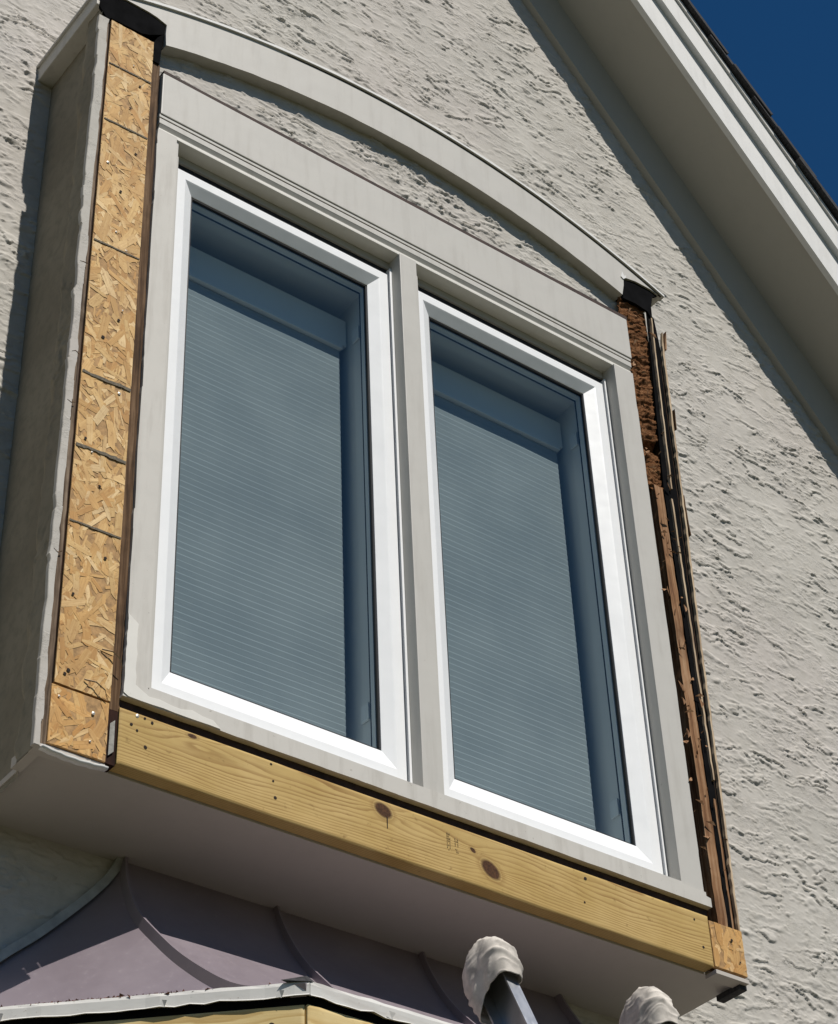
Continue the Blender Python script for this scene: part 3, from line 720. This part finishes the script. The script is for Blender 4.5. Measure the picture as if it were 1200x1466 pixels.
def prism_frame(name, x0, x1, z0, z1, w, y0, y1, m, parent):
    o = [(x0, z0), (x1, z0), (x1, z1), (x0, z1)]; i_ = [(x0+w, z0+w), (x1-w, z0+w), (x1-w, z1-w), (x0+w, z1-w)]
    vs = [(p[0], y0, p[1]) for p in o]+[(p[0], y0, p[1]) for p in i_]+[(p[0], y1, p[1]) for p in o]+[(p[0], y1, p[1]) for p in i_]
    fs = []
    for k in range(4):
        j = (k+1) % 4
        fs += [(k, j, 4+j, 4+k), (8+k, 12+k, 12+j, 8+j), (k, 8+k, 8+j, j), (4+k, 4+j, 12+j, 12+k)]
    return pyd(name, vs, fs, m, parent)
sash(1.9575, 2.6900, 4.2515, 6.0245, 2.0225, 2.6275, 4.357, 5.961, '')
sash(2.7835, 3.5310, 4.2515, 6.0245, 2.8530, 3.4600, 4.354, 5.961, '')
settle(win)
# the opening between the sashes and round them is closed off behind
cr = np.random.RandomState(31)
pc = [(1.8675+cr.uniform(-.001, .001), z_) for z_ in np.linspace(4.42, 4.205, 16)]+[(1.88+.03*k_, 4.1985+cr.uniform(-.001, .001)) for k_ in range(9)]
pc += [(2.10-.028*k_, 4.212+.010*cr.rand()) for k_ in range(7)]+[(1.893+.006*cr.rand(), z_) for z_ in np.linspace(4.235, 4.40, 9)]
ck = prism_y('caulk_smear', pc, -.0062, .004, 'vinyl_beige', win)
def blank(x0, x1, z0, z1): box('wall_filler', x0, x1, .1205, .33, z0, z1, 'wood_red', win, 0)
for a in ((1.74, 1.984, 4.06, 6.42), (2.666, 2.815, 4.06, 6.42), (3.499, 3.708, 4.06, 6.42), (1.985, 2.665, 6.0, 6.42), (2.816, 3.498, 6.0, 6.42), (1.985, 2.665, 4.06, 4.32), (2.816, 3.498, 4.06, 4.317)): blank(*a)
settle(win)

# pleated shades hanging inside
def shade(x0, x1, z0, z1, y, label):
    e = empty('pleated_shade', ((x0+x1)/2, y, z0), label, 'window shade', 'pleated shades behind the glass')
    zs_ = np.arange(z0, z1, .0005)
    pitch = .0198; ph = ((zs_-z0)/pitch) % 1.0
    yy = y-.0020*np.where(ph < .86, ph/.86, (1-ph)/.14)
    zs_ = zs_[::3]; yy = yy[::3]
    xs_ = np.linspace(x0, x1, 5); X, Z = np.meshgrid(xs_, zs_, indexing='ij')
    P_ = np.stack([X, np.broadcast_to(yy, X.shape)+.0015*np.sin(X*9), Z+.002*np.sin(X*5+1)], -1)
    gridmesh('pleated_fabric', P_, 'shade', e, False)
    box('top_rail', x0-.004, x1+.004, y-.016, y+.014, z1, z1+.020, 'vinyl_in', e, .003)
    box('valance', x0-.010, x1+.022, y-.010, y+.012, z1+.0215, z1+.125, 'vinyl_in', e, .004)
    box('bottom_rail', x0-.002, x1+.002, y-.014, y+.014, z0-.022, z0-.001, 'shade', e, .003)
    settle(e)
shade(2.005, 2.622, 4.42, 5.800, .205, 'pleated grey shade behind the pane beside the OSB strip')
shade(2.835, 3.452, 4.42, 5.815, .205, 'pleated grey shade behind the pane beside the rotted wood edge')

# ------------------------------------------------------------------ bell-shaped metal roof below
lr = empty('metal_bay_roof', (2.735, WALL, 3.5), 'flared mauve metal roof over the lower bay with standing seams and white drip edge', 'roof')
prof = [(.352, 4.024), (.335, 3.978), (.300, 3.912), (.250, 3.838), (.205, 3.786), (.175, 3.756), (.12, 3.701), (.055, 3.632), (-.02, 3.566), (-.11, 3.490), (-.232, 3.478)]
hipx = [2.088, 2.078, 2.066, 2.056, 2.050, 2.048, 2.049, 2.058, 2.080, 2.118, 2.198]
wallx = [2.088, 2.070, 2.022, 1.955, 1.905, 1.876, 1.812, 1.745, 1.694, 1.640, 1.572]
def spline(ts, vals, n_):
    t0 = np.linspace(0, 1, len(vals)); return np.interp(np.linspace(0, 1, n_), t0, vals)
def smooth(v, n_=61):
    a = spline(None, v, n_); k = np.array([.25, .5, .25])
    for _ in range(14): a[1:-1] = (a[:-2]+2*a[1:-1]+a[2:])/4
    return a
py = smooth([p[0] for p in prof]); pz = smooth([p[1] for p in prof]); hx = smooth(hipx); wx = smooth(wallx)
nP = len(py)
def face(fn, nu, name, mm='metal'):
    P_ = np.zeros((nu, nP, 3))
    for i_ in range(nu): P_[i_] = fn(i_/(nu-1))
    return gridmesh(name, P_, mm, lr, True)
ripple = lambda X, Z: .0012*fbm(X/.12, Z/.15, 501, 2)
def front(t):
    x = hx+(2*XC-2*hx)*t; return np.stack([x, py-ripple(x, pz), pz], -1)
def left(t):
    x = wx+(hx-wx)*t; y = WALL+(py-WALL)*t; return np.stack([x, y-ripple(x+3, pz), pz], -1)
def rightf(t):
    a = left(t); a[:, 0] = 2*XC-a[:, 0]; return a
face(front, 40, 'front_panel'); face(left, 14, 'left_panel'); face(rightf, 14, 'right_panel')
def rib(name, pts, w, h, mm, nrm):
    pts = [Vector(p) for p in pts]; vs = []; fs = []
    for i_, p in enumerate(pts):
        tng = (pts[min(i_+1, len(pts)-1)]-pts[max(i_-1, 0)]).normalized(); nv = Vector(nrm(i_)); nv = (nv-tng*nv.dot(tng)).normalized(); sd = tng.cross(nv)
        vs += [p+sd*w-nv*.004, p+sd*w+nv*h, p-sd*w+nv*h, p-sd*w-nv*.004]
    for i_ in range(len(pts)-1):
        for k in range(4): fs.append((i_*4+k, i_*4+(k+1) % 4, i_*4+4+(k+1) % 4, i_*4+4+k))
    fs += [(3, 2, 1, 0), tuple((len(pts)-1)*4+k for k in range(4))]
    return pyd(name, vs, fs, mm, lr)
up = lambda i_: (0, -.7, .7)
for xs_ in (2.505, 2.941): rib('standing_seam', [(xs_, y_, z_) for y_, z_ in zip(py[1:], pz[1:])], .003, .018, 'metal', up)
rib('hip_seam', [(a, b_, c) for a, b_, c in zip(hx, py, pz)], .0035, .022, 'metal', lambda i_: (.05, -.7, .6))
rib('hip_seam', [(2*XC-a, b_, c) for a, b_, c in zip(hx, py, pz)], .0035, .022, 'metal', lambda i_: (-.05, -.7, .6))
rib('wall_flashing', [(a, WALL-.012, c) for a, c in zip(wx, pz)], .008, .016, 'flashing', lambda i_: (-.7, 0, .7))
rib('wall_flashing', [(2*XC-a, WALL-.012, c) for a, c in zip(wx, pz)], .008, .016, 'flashing', lambda i_: (.7, 0, .7))
# drip edge, dented, along the three eaves
EC = Vector((2.200, -.238, 3.50)); EL = Vector((1.560, .362, 3.50)); ER = Vector((2*XC-2.200, -.238, 3.50)); EW = Vector((2*XC-1.560, .362, 3.50))
def drip(name, a, b_, seed):
    r_ = np.random.RandomState(seed); d_ = (b_-a); n_ = max(6, int(d_.length/.03)); nn = Vector((d_.y, -d_.x, 0)).normalized()
    vs = []; fs = []
    for i_ in range(n_+1):
        p = a+d_*(i_/n_); w_ = r_.normal(0, .0012); q = r_.normal(0, .0018)
        vs += [p-nn*.03+Vector((0, 0, .007)), p+Vector((0, 0, .004+q*.4)), p+nn*(.003+w_)+Vector((0, 0, -.004)), p+nn*(.002+w_)+Vector((0, 0, -.025+q)), p+nn*(.006+w_)+Vector((0, 0, -.029+q)), p-nn*.004+Vector((0, 0, -.026+q)), p-nn*.004+Vector((0, 0, -.006))]
    k_ = 7
    for i_ in range(n_):
        for k in range(k_): fs.append((i_*k_+k, i_*k_+(k+1) % k_, i_*k_+k_+(k+1) % k_, i_*k_+k_+k))
    fs += [tuple(range(k_))[::-1], tuple(n_*k_+k for k in range(k_))]
    return pyd(name, vs, fs, 'drip', lr)
drip('drip_edge', EL, EC, 1); drip('drip_edge', EC, ER, 2); drip('drip_edge', ER, EW, 3)
for a, b_, t_ in ((EL, EC, .66), (EL, EC, .28), (EL, EC, .93), (EC, ER, .62), (EC, ER, .18)):
    p = a+(b_-a)*t_; d_ = (b_-a).normalized(); nn = Vector((d_.y, -d_.x, 0))
    pyd('torn_tab', [p+nn*.005+Vector((0, 0, -.012)), p+nn*.012+d_*.012+Vector((0, 0, -.017)), p+nn*.006+d_*.006+Vector((0, 0, -.030)), p+nn*.004-d_*.006+Vector((0, 0, -.026)), p+nn*.002+Vector((0, 0, -.022))], [(0, 1, 4), (1, 2, 4), (2, 3, 4), (3, 0, 4), (0, 3, 2, 1)], 'drip', lr)
# ridge of folded metal at the eave corner
pyd('corner_fold', [EC+Vector((-.05, .03, .006)), EC+Vector((0, .01, .020)), EC+Vector((.03, .01, .006)), EC+Vector((0, -.004, .002)), EC+Vector((0, .05, .012))], [(0, 3, 1), (3, 2, 1), (0, 1, 4), (1, 2, 4), (0, 4, 2, 3)], 'shingle', lr)
# rust crumbs along the gutter line
r_ = np.random.RandomState(9); vs = []; fs = []
for i_ in range(420):
    t_ = np.clip(r_.normal(.52, .17), .2, .97); p = EL+(EC-EL)*t_; d_ = (EC-EL).normalized(); nn = Vector((d_.y, -d_.x, 0)); p = p-nn*r_.uniform(.0, .014)+Vector((0, 0, r_.uniform(.002, .006))); s_ = r_.uniform(.0009, .0034); b = len(vs)
    for q in range(4): vs.append(p+Vector(r_.normal(0, s_, 3)))
    fs += [(b, b+1, b+2), (b, b+2, b+3), (b, b+3, b+1), (b+1, b+3, b+2)]
dbr = pyd('rust_debris', vs, fs, 'debris', lr); dbr['kind'] = 'stuff'
# black strip painted as eave shade, pine fascia boards and the lower bay's body
def facet(name, a, b_, z0, z1, inset, th, m):
    d_ = (b_-a).normalized(); nn = Vector((d_.y, -d_.x, 0)); a2 = a-nn*inset; b2 = b_-nn*inset
    vs = [Vector((a2.x, a2.y, z0)), Vector((b2.x, b2.y, z0)), Vector((b2.x, b2.y, z1)), Vector((a2.x, a2.y, z1))]; vs += [v-nn*th for v in vs]
    return pyd(name, vs, [(0, 1, 2, 3), (7, 6, 5, 4), (0, 4, 5, 1), (1, 5, 6, 2), (2, 6, 7, 3), (3, 7, 4, 0)], m, lr)
for a, b_ in ((EL, EC), (EC, ER), (ER, EW)):
    facet('eave_shade_strip', a, b_, 3.4585, 3.488, .010, .03, 'felt_gap_shade'); facet('lower_bay_wall', a, b_, 0, 3.30, .05, .03, 'stucco')
def plank_on(a, b_, z0, z1, inset, seed):
    d_ = (b_-a).normalized(); nn = Vector((d_.y, -d_.x, 0)); a2 = a-nn*inset; ln = (b_-a).length-.012
    o = plank('fascia_plank', 0, ln, 0, z1-z0, .03, [(ln*.35, .06, .012, .009, 10)], seed, 'pine2', None, 0., 8)
    o.location = (a2.x, a2.y, z0); o.rotation_euler = (0, 0, math.atan2(d_.y, d_.x)); o.parent = lr
    o.matrix_parent_inverse = Matrix.Translation(lr.location).inverted(); return o
settle(lr)
fp1 = plank_on(EL, EC, 3.300, 3.458, .006, 601); fp2 = plank_on(EC, ER, 3.300, 3.458, .006, 611); fp3 = plank_on(ER, EW, 3.300, 3.458, .006, 621)
studs([(.80, .118), (.30, .118), (.805, .05)], hole_me, 'nail_hole', fp1, -.0008, 1.2); studs([(.045, .118), (.05, .04), (.5, .118)], hole_me, 'nail_hole', fp2, -.0008, 1.2)

# ------------------------------------------------------------------ ladder
ang = math.radians(65.5); LD = Vector((0, -math.cos(ang), -math.sin(ang))); LN = Vector((0, -math.sin(ang), math.cos(ang)))   # down the rail / towards the climber
tip = Vector((2.690, -.268, 3.630))-LD*.10
LLEN = tip.z/math.sin(ang)
lad = empty('ladder', (2.95, tip.y+LD.y*LLEN, 0), 'aluminium extension ladder leaning on the metal roof edge under the bay', 'ladder')
t_ = .004; W_ = .034; Dp = .084
chan = [(0, 0), (W_, 0), (W_, -Dp), (0, -Dp), (0, -Dp+t_), (W_-t_, -Dp+t_), (W_-t_, -t_), (0, -t_)]
for x_, mir in ((2.690, 1), (3.176, -1)):
    prism_dir('rail', [(p[0]*mir, p[1]) for p in chan], (x_, tip.y, tip.z), (1, 0, 0), LN, LD, LLEN, 'alum', lad)
k = .45
while k < LLEN-.1:
    c0 = tip+LD*k-LN*.042; vs = []; fs = []
    for x_ in (2.722, 3.144):
        for q in range(10): vs.append((x_, c0.y+.016*math.cos(q*math.pi/5), c0.z+.016*math.sin(q*math.pi/5)))
    for q in range(10): fs.append((q, (q+1) % 10, 10+(q+1) % 10, 10+q))
    fs += [tuple(range(10))[::-1], tuple(range(10, 20))]
    pyd('rung', vs, fs, 'alum', lad); k += .305
settle(lad)
def mitt(xc, seed, label, ln=.155, droop=.05, sx=1.):
    r_ = np.random.RandomState(seed); nr = 80; ns = 72; P_ = np.zeros((ns+1, nr, 3))
    for j in range(nr):
        v = j/(nr-1); s = ln*(1-v)-.052                     # from the hem (along the rail) to the crown
        k_ = 1-max(0, (v-.52)/.48)**2.2; k_ = max(k_, 0)**.55
        for i_ in range(ns+1):
            a = 2*math.pi*i_/ns; ca, sa = math.cos(a), math.sin(a)
            ex = math.copysign(abs(ca)**.62, ca)*(.038*sx+.008*v*(1-v)*4); ey = math.copysign(abs(sa)**.62, sa)*(.060+.012*v*(1-v)*4)
            P_[i_, j] = (ex*k_, ey*k_, s+(droop*max(0, -sa)*(1-v)**1.5)-.02*max(0, ca)*(1-v)*0)
    A_ = np.arctan2(P_[..., 1], P_[..., 0]+1e-6); 
    U_ = np.cos(A_)*.05; V_ = P_[..., 2]+np.sin(A_)*.05
    sc = P_[..., 2]
    def ridge(u, v, sd, p=4): return (1-np.abs(perlin(u, v, sd))*2.0).clip(0, 1)**p
    w = .007*perlin(np.cos(A_)*.9+sc*5, np.sin(A_)*.9+sc*9, seed)
    w += .0032*ridge(np.cos(A_)*.8+sc*9, np.sin(A_)*.7+sc*20, seed+5)+.0026*ridge(np.cos(A_)*1.3-sc*12, np.sin(A_)*1.2+sc*26, seed+6, 5)
    w += .006*np.exp(-((P_[..., 2]-.055-.02*np.sin(A_*2))/.008)**2)
    rad = np.stack([np.cos(A_), np.sin(A_)], -1); P_[..., :2] += rad*w[..., None]
    P_[..., 2] -= .008*fbm(np.cos(A_), np.sin(A_)*1.7, seed+9, 1)
    P_[-1] = P_[0]
    base = tip+Vector((0, 0, 0))-LN*(Dp/2); out = np.zeros_like(P_)
    for i_ in range(ns+1):
        for j in range(nr):
            x_, y_, s = P_[i_, j]; q = base+LN*y_+LD*s; out[i_, j] = (xc+x_, q.y, q.z)
    o = gridmesh('ladder_mitt', out, 'cloth', None, True)
    c0 = o.data
    bm = bmesh.new(); bm.from_mesh(c0); bmesh.ops.remove_doubles(bm, verts=bm.verts, dist=.0003); bmesh.ops.recalc_face_normals(bm, faces=bm.faces); bm.to_mesh(c0); bm.free()
    md = o.modifiers.new('thickness', 'SOLIDIFY'); md.thickness = .002; md.offset = -1
    tag(o, label, 'cloth cover', 'cloth covers on the ladder tips'); return o
mitt(2.690+.012, 701, 'crumpled white cloth wrapped over the ladder rail near the metal roof seam', .150, .030, .85)
mitt(3.176-.012, 711, 'white cloth wrapped over the ladder rail nearer the OSB corner patch', .150, .02, .85)
